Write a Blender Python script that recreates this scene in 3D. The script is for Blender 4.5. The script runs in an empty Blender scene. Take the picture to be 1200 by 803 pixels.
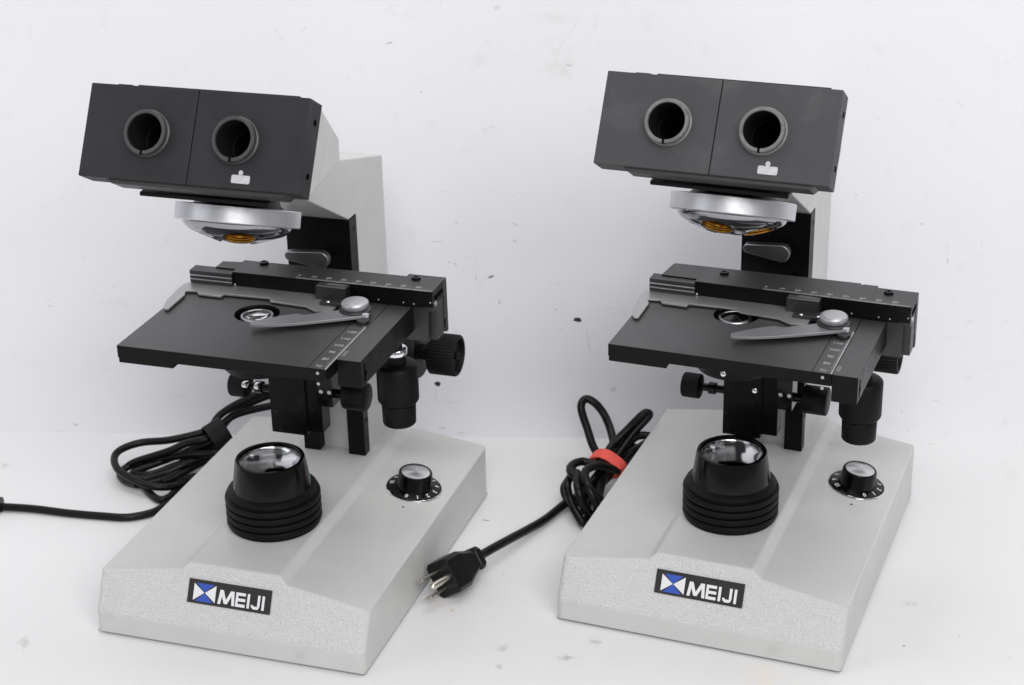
import bpy, bmesh, math, random
from mathutils import Vector, Matrix
random.seed(7)
S = 0.00091            # model millimetre -> metre
C = bpy.context.scene.collection
PI = math.pi

# ------------------------------------------------------------------ materials
def mat(name, color, rough=0.5, metal=0.0, bump=None, var=None, spec=0.5, trans=0.0, ior=1.5, coat=0.0, coatr=0.03, aniso=0.0, rvar=None, grime=0, wear=None):
    m = bpy.data.materials.new(name); m.use_nodes = True
    nt = m.node_tree; b = nt.nodes['Principled BSDF']
    b.inputs['Base Color'].default_value = (*color, 1)
    b.inputs['Roughness'].default_value = rough
    b.inputs['Metallic'].default_value = metal
    b.inputs['Specular IOR Level'].default_value = spec
    b.inputs['IOR'].default_value = ior
    b.inputs['Transmission Weight'].default_value = trans
    b.inputs['Coat Weight'].default_value = coat
    b.inputs['Coat Roughness'].default_value = coatr
    b.inputs['Anisotropic'].default_value = aniso
    tc = nt.nodes.new('ShaderNodeTexCoord')
    def noise(scale, detail=4, r=0.55):
        n = nt.nodes.new('ShaderNodeTexNoise'); n.inputs['Scale'].default_value = scale
        n.inputs['Detail'].default_value = detail; n.inputs['Roughness'].default_value = r
        nt.links.new(tc.outputs['Object'], n.inputs['Vector']); return n
    if bump:
        n = noise(bump[0]); bp = nt.nodes.new('ShaderNodeBump')
        bp.inputs['Strength'].default_value = bump[1]; bp.inputs['Distance'].default_value = bump[2]
        nt.links.new(n.outputs['Fac'], bp.inputs['Height']); nt.links.new(bp.outputs['Normal'], b.inputs['Normal'])
    if var:
        n = noise(var[0], 6, 0.62); r = nt.nodes.new('ShaderNodeMapRange')
        r.inputs['From Min'].default_value = 0.3; r.inputs['From Max'].default_value = 0.7
        r.inputs['To Min'].default_value = 1 - var[1]; r.inputs['To Max'].default_value = 1 + var[1]
        nt.links.new(n.outputs['Fac'], r.inputs['Value'])
        h = nt.nodes.new('ShaderNodeHueSaturation'); h.inputs['Color'].default_value = (*color, 1)
        nt.links.new(r.outputs['Result'], h.inputs['Value']); nt.links.new(h.outputs['Color'], b.inputs['Base Color'])
    if rvar:
        n = noise(rvar[0], 5, 0.6); r = nt.nodes.new('ShaderNodeMapRange')
        r.inputs['From Min'].default_value = 0.3; r.inputs['From Max'].default_value = 0.7
        r.inputs['To Min'].default_value = rough - rvar[1]; r.inputs['To Max'].default_value = rough + rvar[1]
        nt.links.new(n.outputs['Fac'], r.inputs['Value']); nt.links.new(r.outputs['Result'], b.inputs['Roughness'])
    def overlay(fac, col2):
        x = nt.nodes.new('ShaderNodeMix'); x.data_type = 'RGBA'; x.inputs['B'].default_value = (*col2, 1)
        l = b.inputs['Base Color'].links
        if l: nt.links.new(l[0].from_socket, x.inputs['A'])
        else: x.inputs['A'].default_value = (*color, 1)
        nt.links.new(fac, x.inputs['Factor']); nt.links.new(x.outputs['Result'], b.inputs['Base Color'])
    def rng(sock, a0, a1, hi):
        r = nt.nodes.new('ShaderNodeMapRange'); r.interpolation_type = 'SMOOTHSTEP'
        for i_,v_ in (('From Min',a0),('From Max',a1),('To Min',0),('To Max',hi)): r.inputs[i_].default_value = v_
        nt.links.new(sock, r.inputs['Value']); return r.outputs['Result']
    if grime:      # handling marks: soft smears and a few small scuffs
        overlay(rng(noise(33, 7, .68).outputs['Fac'], .55, .80, grime), tuple(c*.72 for c in color))
        overlay(rng(noise(260, 4, .6).outputs['Fac'], .70, .80, grime*1.2), tuple(c*.55 for c in color))
    if wear:
        overlay(rng(noise(wear[1], 6, .62).outputs['Fac'], .48, .78, wear[2]), wear[0])
    return m

M = {}
M['paint'] = mat('grey_enamel', (0.55, 0.553, 0.543), 0.40, bump=(900, 0.16, 0.0005), var=(25, 0.035), rvar=(60, 0.09), grime=0.5)
M['hammer'] = mat('grey_hammered_enamel', (0.65, 0.654, 0.646), 0.20, bump=(900, 1.0, 0.0017), var=(900, 0.07), grime=0.25, spec=0.6)  # hammered finish; base lifted over the other enamel to carry the slope's highlights
M['stage'] = mat('black_anodised', (0.006, 0.006, 0.0065), 0.56, spec=1.0, coat=0.7, coatr=0.5, rvar=(60, 0.04))
M['black'] = mat('black_enamel', (0.0032, 0.0032, 0.0036), 0.40, spec=0.16, rvar=(50, 0.08), bump=(700, 0.05, 0.0003))
M['bar'] = mat('black_bar_paint', (0.005, 0.005, 0.0055), 0.50, spec=0.7, coat=0.3, coatr=0.46, rvar=(50, 0.05))
M['head'] = mat('black_head_paint', (0.017, 0.017, 0.020), 0.55, spec=0.35, bump=(1200, 0.08, 0.0003), var=(30, 0.2), rvar=(35, 0.1))
M['head_worn_lit'] = mat('worn_lit_head_paint', (0.044, 0.044, 0.048), 0.55, spec=0.4, bump=(1200, 0.08, 0.0003), rvar=(35, 0.1), wear=((0.12, 0.12, 0.12), 22, 0.5))  # lighter base puts the right head's stronger reflections into the paint; patches are wear
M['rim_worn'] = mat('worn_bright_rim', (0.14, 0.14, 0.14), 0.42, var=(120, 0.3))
M['knob'] = mat('satin_knob_metal', (0.50, 0.50, 0.52), 0.46, 0.85, rvar=(200, 0.06))
M['bowl'] = mat('lamp_reflector', (0.85, 0.85, 0.87), 0.13, 1.0)
M['rim'] = mat('worn_black_rim', (0.045, 0.045, 0.048), 0.42, var=(90, 0.25))
M['bore'] = mat('matt_black_bore', (0.0012, 0.0012, 0.0012), 0.9, spec=0.04)
M['borewall'] = mat('dull_bore_wall', (0.012, 0.012, 0.012), 0.5, spec=0.3)
M['rubber'] = mat('black_rubber', (0.0034, 0.0034, 0.0038), 0.5, spec=0.17, bump=(600, 0.08, 0.0003))
M['gloss'] = mat('gloss_black_plastic', (0.0025, 0.0025, 0.0025), 0.14, spec=0.24, rvar=(30, 0.04))
M['cord'] = mat('black_pvc_cord', (0.0038, 0.0038, 0.0042), 0.34, spec=0.24, rvar=(80, 0.06))
M['plug'] = mat('black_plug_plastic', (0.005, 0.0054, 0.006), 0.34, spec=0.28, bump=(500, 0.06, 0.0003))
M['tape'] = mat('black_tape', (0.007, 0.007, 0.008), 0.5, spec=0.22)
M['red'] = mat('red_hook_tie', (0.80, 0.10, 0.075), 0.7, bump=(1400, 0.5, 0.0005), var=(200, 0.12))
M['alu'] = mat('brushed_aluminium', (0.62, 0.62, 0.64), 0.42, 1.0, rvar=(120, 0.05))
M['satin'] = mat('satin_steel', (0.52, 0.52, 0.55), 0.38, 1.0, rvar=(90, 0.07))
M['holder'] = mat('grey_steel_sheet', (0.42, 0.42, 0.42), 0.36, 0.75, rvar=(70, 0.06), bump=(600, 0.06, 0.0003))
M['lever'] = mat('dark_satin_lever', (0.30, 0.30, 0.315), 0.38, 1.0, rvar=(90, 0.06))
M['armgrey'] = mat('grey_clip_paint', (0.27, 0.27, 0.285), 0.38, 0.5, rvar=(70, 0.05))
M['chrome'] = mat('chrome', (0.86, 0.86, 0.88), 0.09, 1.0)
M['darkchrome'] = mat('dark_chrome', (0.34, 0.34, 0.36), 0.07, 1.0)
M['brass'] = mat('brass_thread', (0.40, 0.18, 0.025), 0.32, 1.0)
M['pin'] = mat('tinned_brass', (0.70, 0.66, 0.58), 0.28, 1.0, var=(300, 0.1))
M['white'] = mat('white_print', (0.66, 0.66, 0.66), 0.5, var=(500, 0.15))
M['print'] = mat('worn_white_print', (0.38, 0.38, 0.39), 0.5, var=(400, 0.4))
M['sticker'] = mat('white_sticker', (0.50, 0.50, 0.525), 0.4, var=(500, 0.12))
M['blue'] = mat('blue_print', (0.035, 0.085, 0.42), 0.35)
M['plate'] = mat('dark_badge', (0.028, 0.024, 0.024), 0.22, coat=0.3)
M['silverprint'] = mat('bright_badge_metal', (0.90, 0.90, 0.92), 0.25, 0.3)
M['glass'] = mat('clear_glass', (1, 1, 1), 0.012, trans=1.0, ior=1.5)
M['reflector'] = mat('lamp_diffuser', (0.55, 0.55, 0.56), 0.35, 0.3)
M['cap'] = mat('spun_aluminium', (0.60, 0.60, 0.61), 0.34, 0.9, aniso=0.9)
M['dark'] = mat('dirt_dark', (0.24, 0.24, 0.25), 0.8)
M['spot'] = mat('black_spot', (0.03, 0.03, 0.035), 0.8)
M['under'] = mat('contact_shadow_grey', (0.09, 0.09, 0.09), 0.7)
M['grey1'] = mat('scuff_mid', (0.60, 0.60, 0.615), 0.8)
M['grey2'] = mat('scuff_light', (0.70, 0.70, 0.715), 0.8)
M['bluish'] = mat('ink_mark', (0.64, 0.64, 0.76), 0.8)
M['tan'] = mat('rust_speck', (0.64, 0.58, 0.48), 0.8)

# ------------------------------------------------------------------ mesh builder (all in model mm)
class MB:
    def __init__(s): s.v = []; s.f = []; s.m = []
    def add(s, vs, fs, mi=0):
        b = len(s.v); s.v += [tuple(v) for v in vs]
        for f in fs: s.f.append([b + i for i in f]); s.m.append(mi)
    def box(s, x0, x1, y0, y1, z0, z1, mi=0):
        s.add([(x0,y0,z0),(x1,y0,z0),(x1,y1,z0),(x0,y1,z0),(x0,y0,z1),(x1,y0,z1),(x1,y1,z1),(x0,y1,z1)],
              [(3,2,1,0),(4,5,6,7),(0,1,5,4),(1,2,6,5),(2,3,7,6),(3,0,4,7)], mi)
    def hexa(s, p, mi=0):   # 8 points, order as box
        s.add(p, [(3,2,1,0),(4,5,6,7),(0,1,5,4),(1,2,6,5),(2,3,7,6),(3,0,4,7)], mi)
    def prism(s, poly, fn, a, b, mi=0):   # poly of (p,q); fn(p,q,h) -> xyz
        n = len(poly)
        s.add([fn(p,q,a) for p,q in poly] + [fn(p,q,b) for p,q in poly],
              [list(range(n))[::-1], [n+i for i in range(n)]] + [(i,(i+1)%n,n+(i+1)%n,n+i) for i in range(n)], mi)
    def lathe(s, prof, mtx=None, seg=48, mi=0, rfun=None, caps=True):
        mtx = mtx or Matrix()
        vs = []; n = len(prof)
        for i in range(seg):
            a = 2*PI*i/seg
            for k,(r,z) in enumerate(prof):
                rr = r if rfun is None else rfun(r,k,i)
                vs.append(tuple(mtx @ Vector((rr*math.cos(a), rr*math.sin(a), z))))
        fs = []
        for i in range(seg):
            j = (i+1) % seg
            for k in range(n-1): fs.append((i*n+k, j*n+k, j*n+k+1, i*n+k+1))
        if caps:
            if prof[0][0] > 1e-6: fs.append([i*n for i in range(seg)][::-1])
            if prof[-1][0] > 1e-6: fs.append([i*n+n-1 for i in range(seg)])
        s.add(vs, fs, mi)
    def quad(s, pts, mi=0): s.add(pts, [tuple(range(len(pts)))], mi)
    def tube(s, path, r, seg=12, mi=0, sub=6, prof=None):
        pts = spline(path, sub); n = len(pts)
        t = [(Vector(pts[min(i+1,n-1)]) - Vector(pts[max(i-1,0)])).normalized() for i in range(n)]
        u = t[0].orthogonal().normalized(); rings = []
        for i in range(n):
            u = (u - t[i]*u.dot(t[i])).normalized(); w = t[i].cross(u)
            rr = r if prof is None else r*prof(i/(n-1))
            rings.append([tuple(Vector(pts[i]) + rr*(math.cos(2*PI*k/seg)*u + math.sin(2*PI*k/seg)*w)) for k in range(seg)])
        vs = [p for ring in rings for p in ring]; fs = []
        for i in range(n-1):
            for k in range(seg):
                k2 = (k+1) % seg; fs.append((i*seg+k, i*seg+k2, (i+1)*seg+k2, (i+1)*seg+k))
        fs.append(list(range(seg))[::-1]); fs.append([(n-1)*seg+k for k in range(seg)])
        s.add(vs, fs, mi)
    def build(s, name, mats, parent=None, bevel=0, seg=2, angle=35, loc=(0,0,0), weld=True, weight=None):
        me = bpy.data.meshes.new(name)
        me.from_pydata([(x*S,y*S,z*S) for x,y,z in s.v], [], s.f)
        if not isinstance(mats, (list,tuple)): mats = [mats]
        for m in mats: me.materials.append(M[m])
        for p,mi in zip(me.polygons, s.m): p.material_index = mi
        bm = bmesh.new(); bm.from_mesh(me)
        if weld: bmesh.ops.remove_doubles(bm, verts=bm.verts, dist=2e-7)
        bmesh.ops.recalc_face_normals(bm, faces=bm.faces)
        bm.to_mesh(me); bm.free()
        for p in me.polygons: p.use_smooth = True
        me.set_sharp_from_angle(angle=math.radians(angle))
        o = bpy.data.objects.new(name, me); C.objects.link(o)
        o.parent = parent; o.location = (loc[0]*S, loc[1]*S, loc[2]*S)
        if bevel:
            b = o.modifiers.new('edge', 'BEVEL'); b.width = bevel*S; b.segments = seg
            b.limit_method = 'WEIGHT' if weight else 'ANGLE'
            if weight:
                at_ = me.attributes.new('bevel_weight_edge', 'FLOAT', 'EDGE')
                for e in me.edges: at_.data[e.index].value = weight(me.vertices[e.vertices[0]].co/S, me.vertices[e.vertices[1]].co/S)
            b.angle_limit = math.radians(angle); b.harden_normals = True
        return o

def spline(P, sub):
    P = [Vector(p) for p in P]
    if len(P) < 3: return [tuple(p) for p in P]
    out = []
    for i in range(len(P)-1):
        p0 = P[i-1] if i else P[0]*2-P[1]; p1 = P[i]; p2 = P[i+1]; p3 = P[i+2] if i+2 < len(P) else P[-1]*2-P[-2]
        for k in range(sub):
            t = k/sub
            out.append(tuple(0.5*((2*p1)+(p2-p0)*t+(2*p0-5*p1+4*p2-p3)*t*t+(3*p1-p0-3*p2+p3)*t**3)))
    out.append(tuple(P[-1])); return out

def glyphs(text, size, bold=0.035):
    """2-D outline of a text, centred: (verts, faces)"""
    cu = bpy.data.curves.new('t', 'FONT'); cu.body = text; cu.size = size; cu.align_x = 'CENTER'; cu.align_y = 'CENTER'
    cu.resolution_u = 3; cu.offset = bold*size
    o = bpy.data.objects.new('t', cu); C.objects.link(o)
    dg = bpy.context.evaluated_depsgraph_get(); e = o.evaluated_get(dg); me = e.to_mesh()
    vs = [(v.co.x, v.co.y) for v in me.vertices]; fs = [list(p.vertices) for p in me.polygons]
    e.to_mesh_clear(); bpy.data.objects.remove(o); bpy.data.curves.remove(cu)
    return vs, fs

def plate_hole(mb, outer, c, r, fn, a, b, mi=0, seg=48):
    """plate of a polygon outline with a round hole; fn(p,q,h)->xyz, front at a, back at b"""
    bm = bmesh.new()
    ov = [bm.verts.new((p,q,0)) for p,q in outer]
    hv = [bm.verts.new((c[0]+r*math.cos(2*PI*i/seg), c[1]+r*math.sin(2*PI*i/seg), 0)) for i in range(seg)]
    es = [bm.edges.new((ov[i], ov[(i+1)%len(ov)])) for i in range(len(ov))] + [bm.edges.new((hv[i], hv[(i+1)%seg])) for i in range(seg)]
    bmesh.ops.triangle_fill(bm, use_beauty=True, edges=es)
    bm.verts.index_update()
    vs = [(v.co.x, v.co.y) for v in bm.verts]; fs = [[v.index for v in f.verts] for f in bm.faces]
    n = len(vs); no = len(outer); bm.free()
    allv = [fn(p,q,a) for p,q in vs] + [fn(p,q,b) for p,q in vs]
    F = list(fs) + [[n+i for i in f][::-1] for f in fs]
    F += [(i,(i+1)%no,n+(i+1)%no,n+i) for i in range(no)]
    F += [(no+i,no+(i+1)%seg,n+no+(i+1)%seg,n+no+i) for i in range(seg)]
    mb.add(allv, F, mi)

def empty(name, loc, rz, label, cat, group=None):
    o = bpy.data.objects.new(name, None); C.objects.link(o); o.empty_display_size = 0.02
    o.location = [c*S for c in loc]; o.rotation_euler = (0,0,math.radians(rz))
    o['label'] = label; o['category'] = cat
    if group: o['group'] = group
    return o

def axis_x(x, y, z, sgn=1):   # lathe z axis -> +x
    return Matrix.Translation((x,y,z)) @ Matrix.Rotation(sgn*PI/2, 4, 'Y')
def at(x, y, z): return Matrix.Translation((x,y,z))
# ------------------------------------------------------------------ microscope (built once, then copied)
STAGE = []; CARR = []; SCREWS = []     # parts that ride on the stage / on its sliding carriage
BAR_COVER = {}

def side_slot(o, m):
    """same finish split by light: top carries the grazing sheen, edges a darker black"""
    o.data.materials.append(M[m]); k = len(o.data.materials)-1
    for p in o.data.polygons:
        if p.material_index == 0 and p.normal.z < 0.7: p.material_index = k
    return o
def knurl(amount): return lambda r,k,i: r - (amount if i % 2 else 0) if r > 1 else r

def make_microscope(root, cover_poly):
    # --- base
    k = 0.51; hf = 17.65
    X = [-100,-39,-33.5,33.5,39,100]; Z = [43.2,51.4,56.2,56.2,51.4,43.2]
    b = MB(); vs = []
    for x in X: vs.append((x,0,2.0))
    for x in X: vs.append((x,0,hf))
    for x,z in zip(X,Z): vs.append((x,k*(z-hf),z))
    for x,z in zip(X,Z): vs.append((x,263,z))
    for x in X: vs.append((x,263,2.0))
    b.add(vs, [], 0)
    def F(idx, mi): b.f.append(idx); b.m.append(mi)
    F([0,1,2,3,4,5,11,10,9,8,7,6], 0)
    F([6,7,8,9,10,11,17,16,15,14,13,12], 1)
    for i in range(5): F([12+i,13+i,19+i,18+i], 0)
    F([18,19,20,21,22,23,29,28,27,26,25,24], 0)
    F([0,6,12,18,24], 0); F([5,29,23,17,11], 0); F([0,24,25,26,27,28,29,5,4,3,2,1], 0)
    def bw(p, q):
        corner = abs(abs(p.x)-100) < .1 and abs(abs(q.x)-100) < .1
        if corner and abs(p.z-q.z) > 8: return 1.0                 # upright corner edges are well rounded
        if min(p.z,q.z) < 3: return 0.12
        flat = abs(p.x-q.x) > 1 and abs(p.x) < 99.9 and abs(q.x) < 99.9
        if abs(p.z-17.65) < .1 and abs(q.z-17.65) < .1: return 0.32
        inner = abs(p.x-q.x) < .1 and abs(p.x) < 99
        if inner and (p.z < 20 or abs(p.y-q.y) < 25): return 0.0
        return 0.26
    base = b.build('base', ['paint','hammer'], root, bevel=5.5, seg=4, angle=10, weight=bw)
    f = MB(); f.box(-96.5,96.5,3.2,259.5,0.1,2.1); f.build('contact_shadow_slab', 'under', root)  # added dark inset slab stands in for the soft shadow below the base
    # --- arm: column and the neck that carries the head
    a = MB()
    a.prism([(262,50),(262,275),(183,296.5),(99,320),(60,327),(60,322),(193,248),(207,248),(207,50)], lambda y,z,x: (x,y,z), -25, 25)
    a.build('arm', 'paint', root, bevel=1.2, seg=3)
    p = MB()
    p.box(-25,25,193.2,206.8,120,247.6)
    fp = p.build('front_plate', 'black', root, bevel=0.5)
    for x,y,z in ((25,203,238),(25,203,176),(25,203,130)):
        p = MB(); p.lathe([(1.7,0),(1.7,0.5)], axis_x(x,y,z), 16); p.build('screw', 'gloss', fp)
    p = MB(); p.lathe([(1.8,0),(1.8,0.6)], at(15,193.2,201) @ Matrix.Rotation(PI/2,4,'X'), 16)
    p.build('screw', 'gloss', fp)
    for x0,x1 in ((-25,-12),(11.5,25)):
        g = MB(); g.box(x0,x1,197.5,206.8,56.6,120)
        g.lathe([(1.8,0),(1.8,0.6)], axis_x(x1,204,84), 16)
        g.lathe([(1.8,0),(1.8,0.6)], axis_x(x0,204,84,-1), 16)
        g.build('guide_rail', 'black', root, bevel=0.6)
    l = MB(); A = (-16.2,222.8,3.4); B = (7.6,221.6,6.6); pts = []
    for i in range(13):
        t = PI/2 + 0.12 + PI*i/12; pts.append((A[0]+A[2]*math.cos(t), A[1]+A[2]*math.sin(t)))
    for i in range(13):
        t = -PI/2 + 0.12 + (PI-0.24)*i/12; pts.append((B[0]+B[2]*math.cos(t), B[1]+B[2]*math.sin(t)))
    l.prism(pts, lambda x,z,y: (x,y,z), 176, 182.5)
    l.lathe([(4.4,0),(4.4,12)], at(B[0],193.5,B[1]) @ Matrix.Rotation(PI/2,4,'X'), 24, 1)
    l.build('clamp_lever', ['lever','black'], root, bevel=0.8, seg=3)
    # --- nosepiece (built about its own axis, then leaned to the front)
    T = Matrix()
    n = MB()
    n.lathe([(30,6.4),(40.2,6.4),(40.8,5.8),(40.8,-4.2),(40.2,-4.8),(35.6,-4.8)], T, 120, 0, caps=False)
    n.lathe([(30,6.2),(27,9),(22,22)], T, 64, 1)
    nose = n.build('nosepiece', ['alu','black'], root, loc=(-1.2,73,290.8))
    nose.rotation_mode = 'ZYX'; nose.rotation_euler = (math.radians(-21.5), 0, math.radians(31))
    prof = []; sag = 11.2
    for i in range(41):
        t = i/40; prof.append((35.8*math.cos(t*PI/2)**0.85 if i < 40 else 0.0, -4.4 - sag*math.sin(t*PI/2)))
    dm = MB(); dm.lathe(prof, T, 180, 0, caps=False)
    PT = [Matrix.Rotation(az,4,'Z') @ Matrix.Translation((0,-19.5,-10.4)) @ Matrix.Rotation(math.radians(-19),4,'X') for az in (0,PI/2,PI,3*PI/2)]
    keep = MB(); keep.v = dm.v
    inv = [p.inverted() for p in PT]
    for f,mi in zip(dm.f, dm.m):
        c = Vector((0,0,0))
        for i in f: c += Vector(dm.v[i])
        c /= len(f)
        if any(math.hypot(*(q @ c).xy) < 11.0 for q in inv): continue
        keep.f.append(f); keep.m.append(mi)
    keep.build('nosepiece_dome', 'darkchrome', nose, angle=60)
    for P in PT: port(P, nose)
    return base, nose

def port(P, parent):
    c = MB()
    c.lathe([(9.9,4),(9.9,-3.4),(10.4,-3.7),(11.6,-3.5),(12.2,-2.2),(12.4,3.0)], P, 40, 0, caps=False)
    c.lathe([(9.9,-3.4),(9.5,-2.6),(9.9,-1.8),(9.5,-1.0),(9.9,-0.2),(9.5,.6),(9.6,3.9)], P, 40, 1, caps=False)
    c.lathe([(0.0,2.6),(9.6,2.6)], P, 40, 2, caps=False)
    return c.build('objective_port', ['darkchrome','brass','bore'], parent)

def make_head(root):
    a = math.radians(29.41); O = Vector((1.18,2.85,336.11)); V = Vector((0,math.sin(a),math.cos(a))); N = Vector((0,math.cos(a),-math.sin(a)))
    def h(x,v,n): return tuple(O + Vector((x,0,0)) + v*V + n*N)
    hw, hh, hd = 73.7, 58.7, 18.75
    hs = MB()   # grey housing behind the black front
    fb = [(-72.6,0.9,hd),(72.6,0.9,hd),(72.6,hh-0.9,hd),(-72.6,hh-0.9,hd)]
    q = [h(*p) for p in fb]
    rear = [(-61+1.2,99,325.5),(61+1.2,99,325.5),(61+1.2,99,340.5),(-61+1.2,99,340.5)]
    hs.add(q+rear, [(7,6,5,4),(0,4,5,1),(1,5,6,2),(2,6,7,3),(3,7,4,0)])
    head = hs.build('binocular_head', 'paint', root, bevel=1.4, seg=3)
    for x0,x1,ex in ((-hw,-0.25,-29.6),(0.25,hw,29.8)):
        f = MB()
        plate_hole(f, [(x0,0),(x1,0),(x1,hh),(x0,hh)], (ex,29.3), 12.6, h, 0, hd)
        fp = f.build('front_panel', 'head', head, bevel=0.5, angle=40)
        t = MB()
        Mx = Matrix.Translation(h(ex,29.3,0)) @ Matrix((( 1,0,0,0),(0,V.y,-N.y,0),(0,V.z,-N.z,0),(0,0,0,1)))
        t.lathe([(12.5,-44),(12.5,0.2)], Mx, 64, 1, caps=False)
        t.lathe([(11.6,4.8),(11.6,6.2),(11.9,6.6),(13.5,6.6),(13.9,6.2),(13.9,2.2),(14.8,1.8),(14.8,-0.4)], Mx, 64, 0, caps=False)
        t.lathe([(0,-43.5),(11.7,-43.5)], Mx, 64, 1, caps=False)
        t.lathe([(11.6,-44),(11.6,-26),(11.2,-25.5),(11.2,-20),(11.6,-19.5),(11.6,4.8)], Mx, 64, 2, caps=False)
        # small locating slot in the rim
        P = [Mx @ Vector(c) for c in ((-0.7,-14.1,4.6),(0.7,-14.1,4.6),(0.7,-11.4,4.6),(-0.7,-11.4,4.6),(-0.7,-14.1,6.75),(0.7,-14.1,6.75),(0.7,-11.4,6.75),(-0.7,-11.4,6.75))]
        t.hexa([tuple(p) for p in P], 1)
        t.build('eyepiece_tube', ['rim','bore','borewall'], head)
    # underside cover plates and screws
    u = MB()
    u.prism([(-58,3.5),(-52,-1.2),(62,-1.2),(66.5,3.5)], lambda x,v,n: h(x,v-1.4,n), 3.0, 18.6)
    u.build('cover_plate', 'bar', head, bevel=0.4)
    u = MB()
    u.prism([(-42,hh),(66,hh),(66,hh+0.9),(-42,hh+0.9)], lambda x,v,n: h(x,v,n), 1.0, 17)
    u.prism([(-56,hh),(-46,hh),(-46,hh+0.6),(-56,hh+0.6)], lambda x,v,n: h(x,v,n), 1.0, 17)
    u.build('top_strip', 'head', head, bevel=0.2)
    for v in (46,13):
        for sg in (1,-1):
            u = MB(); u.lathe([(2.0,-0.6),(2.0,0.25)], Matrix.Translation(h(sg*hw,v,11.5)) @ Matrix.Rotation(sg*PI/2,4,'Y'), 18)
            u.build('side_screw', 'bore', head)
    s = MB()
    def rr(x0,x1,y0,y1,r):
        o = []
        for cx,cy,a0 in ((x1-r,y1-r,0),(x0+r,y1-r,90),(x0+r,y0+r,180),(x1-r,y0+r,270)):
            for i in range(5): t = math.radians(a0+i*22.5); o.append((cx+r*math.cos(t), cy+r*math.sin(t)))
        return o
    s.prism(rr(29.6,41.8,3.5,8.6,1.0), h, -0.25, -0.02)
    s.prism([(35.4+1.5*math.cos(t*PI/8), 10.0+1.6*math.sin(t*PI/8)) for t in range(16)], h, -0.25, -0.02)
    s.prism([(34.7,8.4),(36.1,8.4),(36.1,9.6),(34.7,9.6)], h, -0.24, -0.02)
    s.build('sticker', 'sticker', head)
    # mount under the head
    m = MB(); m.box(-41,47,20,66,319.5,322.2); m.lathe([(21,303),(21,322)], at(0,80,0), 48)
    m.build('head_mount', 'black', root, bevel=0.4)
    return head

def make_lamp(root):
    T = at(-0.7,88.8,0)
    l = MB(); prof = [(31.5,56.3),(32.6,57.2)]
    z = 58.2
    for i in range(4):
        prof += [(31.4,z),(33.2,z+0.5),(33.7,z+1.6),(33.7,z+3.2),(33.2,z+4.5),(31.4,z+5.0)]; z += 5.7
    prof += [(31.8,z+1.6),(29.4,z+3.6),(27.6,z+4.4)]
    l.lathe(prof, T, 80, 0, caps=False)
    l.lathe([(27.6,z+4.2),(27.4,z+5.0),(24.6,105.0),(24.0,106.4),(22.6,106.7),(21.4,106.0),(21.2,102.0)], T, 80, 1, caps=False)
    l.lathe([(0,98.6),(5.0,98.6),(5.3,99.2),(7.0,99.2),(7.3,96.2)], T, 64, 2, caps=False)
    l.lathe([(7.3,96.6),(11,97.4),(15.5,99.6),(19.2,102.4),(20.4,103.6)], T, 64, 3, caps=False)
    l.lathe([(20.3,103.5),(21.4,103.6)], T, 64, 2, caps=False)
    o = l.build('lamp_housing', ['rubber','gloss','reflector','bowl'], root, angle=50)
    g = MB(); pr = [(0.0,106.6)]
    for i in range(1,9):
        r = 21.0*i/8; pr.append((r, 104.4 + 2.2*(1-(r/21.0)**2)))
    g.lathe(pr + [(21.0,103.8),(0.0,103.7)], T, 64, 0, caps=False)
    g.build('lamp_lens', 'glass', o, angle=50)
    return o

def make_dial(root, zero):
    tl = Matrix.Rotation(math.radians(7.7),4,'Y')
    T = at(71.9,175.7,47.0) @ tl
    d = MB()
    d.lathe([(19.4,0.0),(20.6,0.2),(20.9,0.9),(20.3,1.5)], T, 72, 1, caps=False)
    d.lathe([(20.3,1.5),(19.6,1.7),(13.4,2.9)], T, 72, 0, caps=False)
    d.lathe([(13.3,2.6),(13.1,3.2),(12.4,13.6),(11.9,14.4),(10.9,14.6),(10.6,14.2)], T, 96, 0, rfun=lambda r,k,i: r-(0.35 if (i%2 and 0<k<4) else 0), caps=False)
    o = d.build('dimmer_dial', ['gloss','chrome'], root, angle=45)
    c = MB(); c.lathe([(10.65,14.1),(10.2,14.35),(0.0,14.35)], T, 48, 0, caps=False)
    c.build('dial_cap', 'cap', o)
    t = MB()
    for n in range(11):
        az = math.radians(zero + 28.2*n)
        vs, fs = glyphs(str(n), 4.6, 0.03)
        rr = 16.6; zz = 2.95 - 1.0*(rr-13.4)/5.5*1.0
        R = T @ Matrix.Rotation(az,4,'Z') @ at(rr,0,2.5) @ Matrix.Rotation(math.radians(14.2),4,'Y') @ Matrix.Rotation(-PI/2,4,'Z')
        t.add([tuple(R @ Vector((x,y,0.05))) for x,y in vs], fs)
    t.build('dial_numerals', 'white', o, weld=False)
    h = MB(); h.lathe([(1.0,0.03),(0,0.05)], at(74,147,46.72) @ tl, 16, caps=False)
    h.build('index_dot', 'bore', root)
    return o

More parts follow.
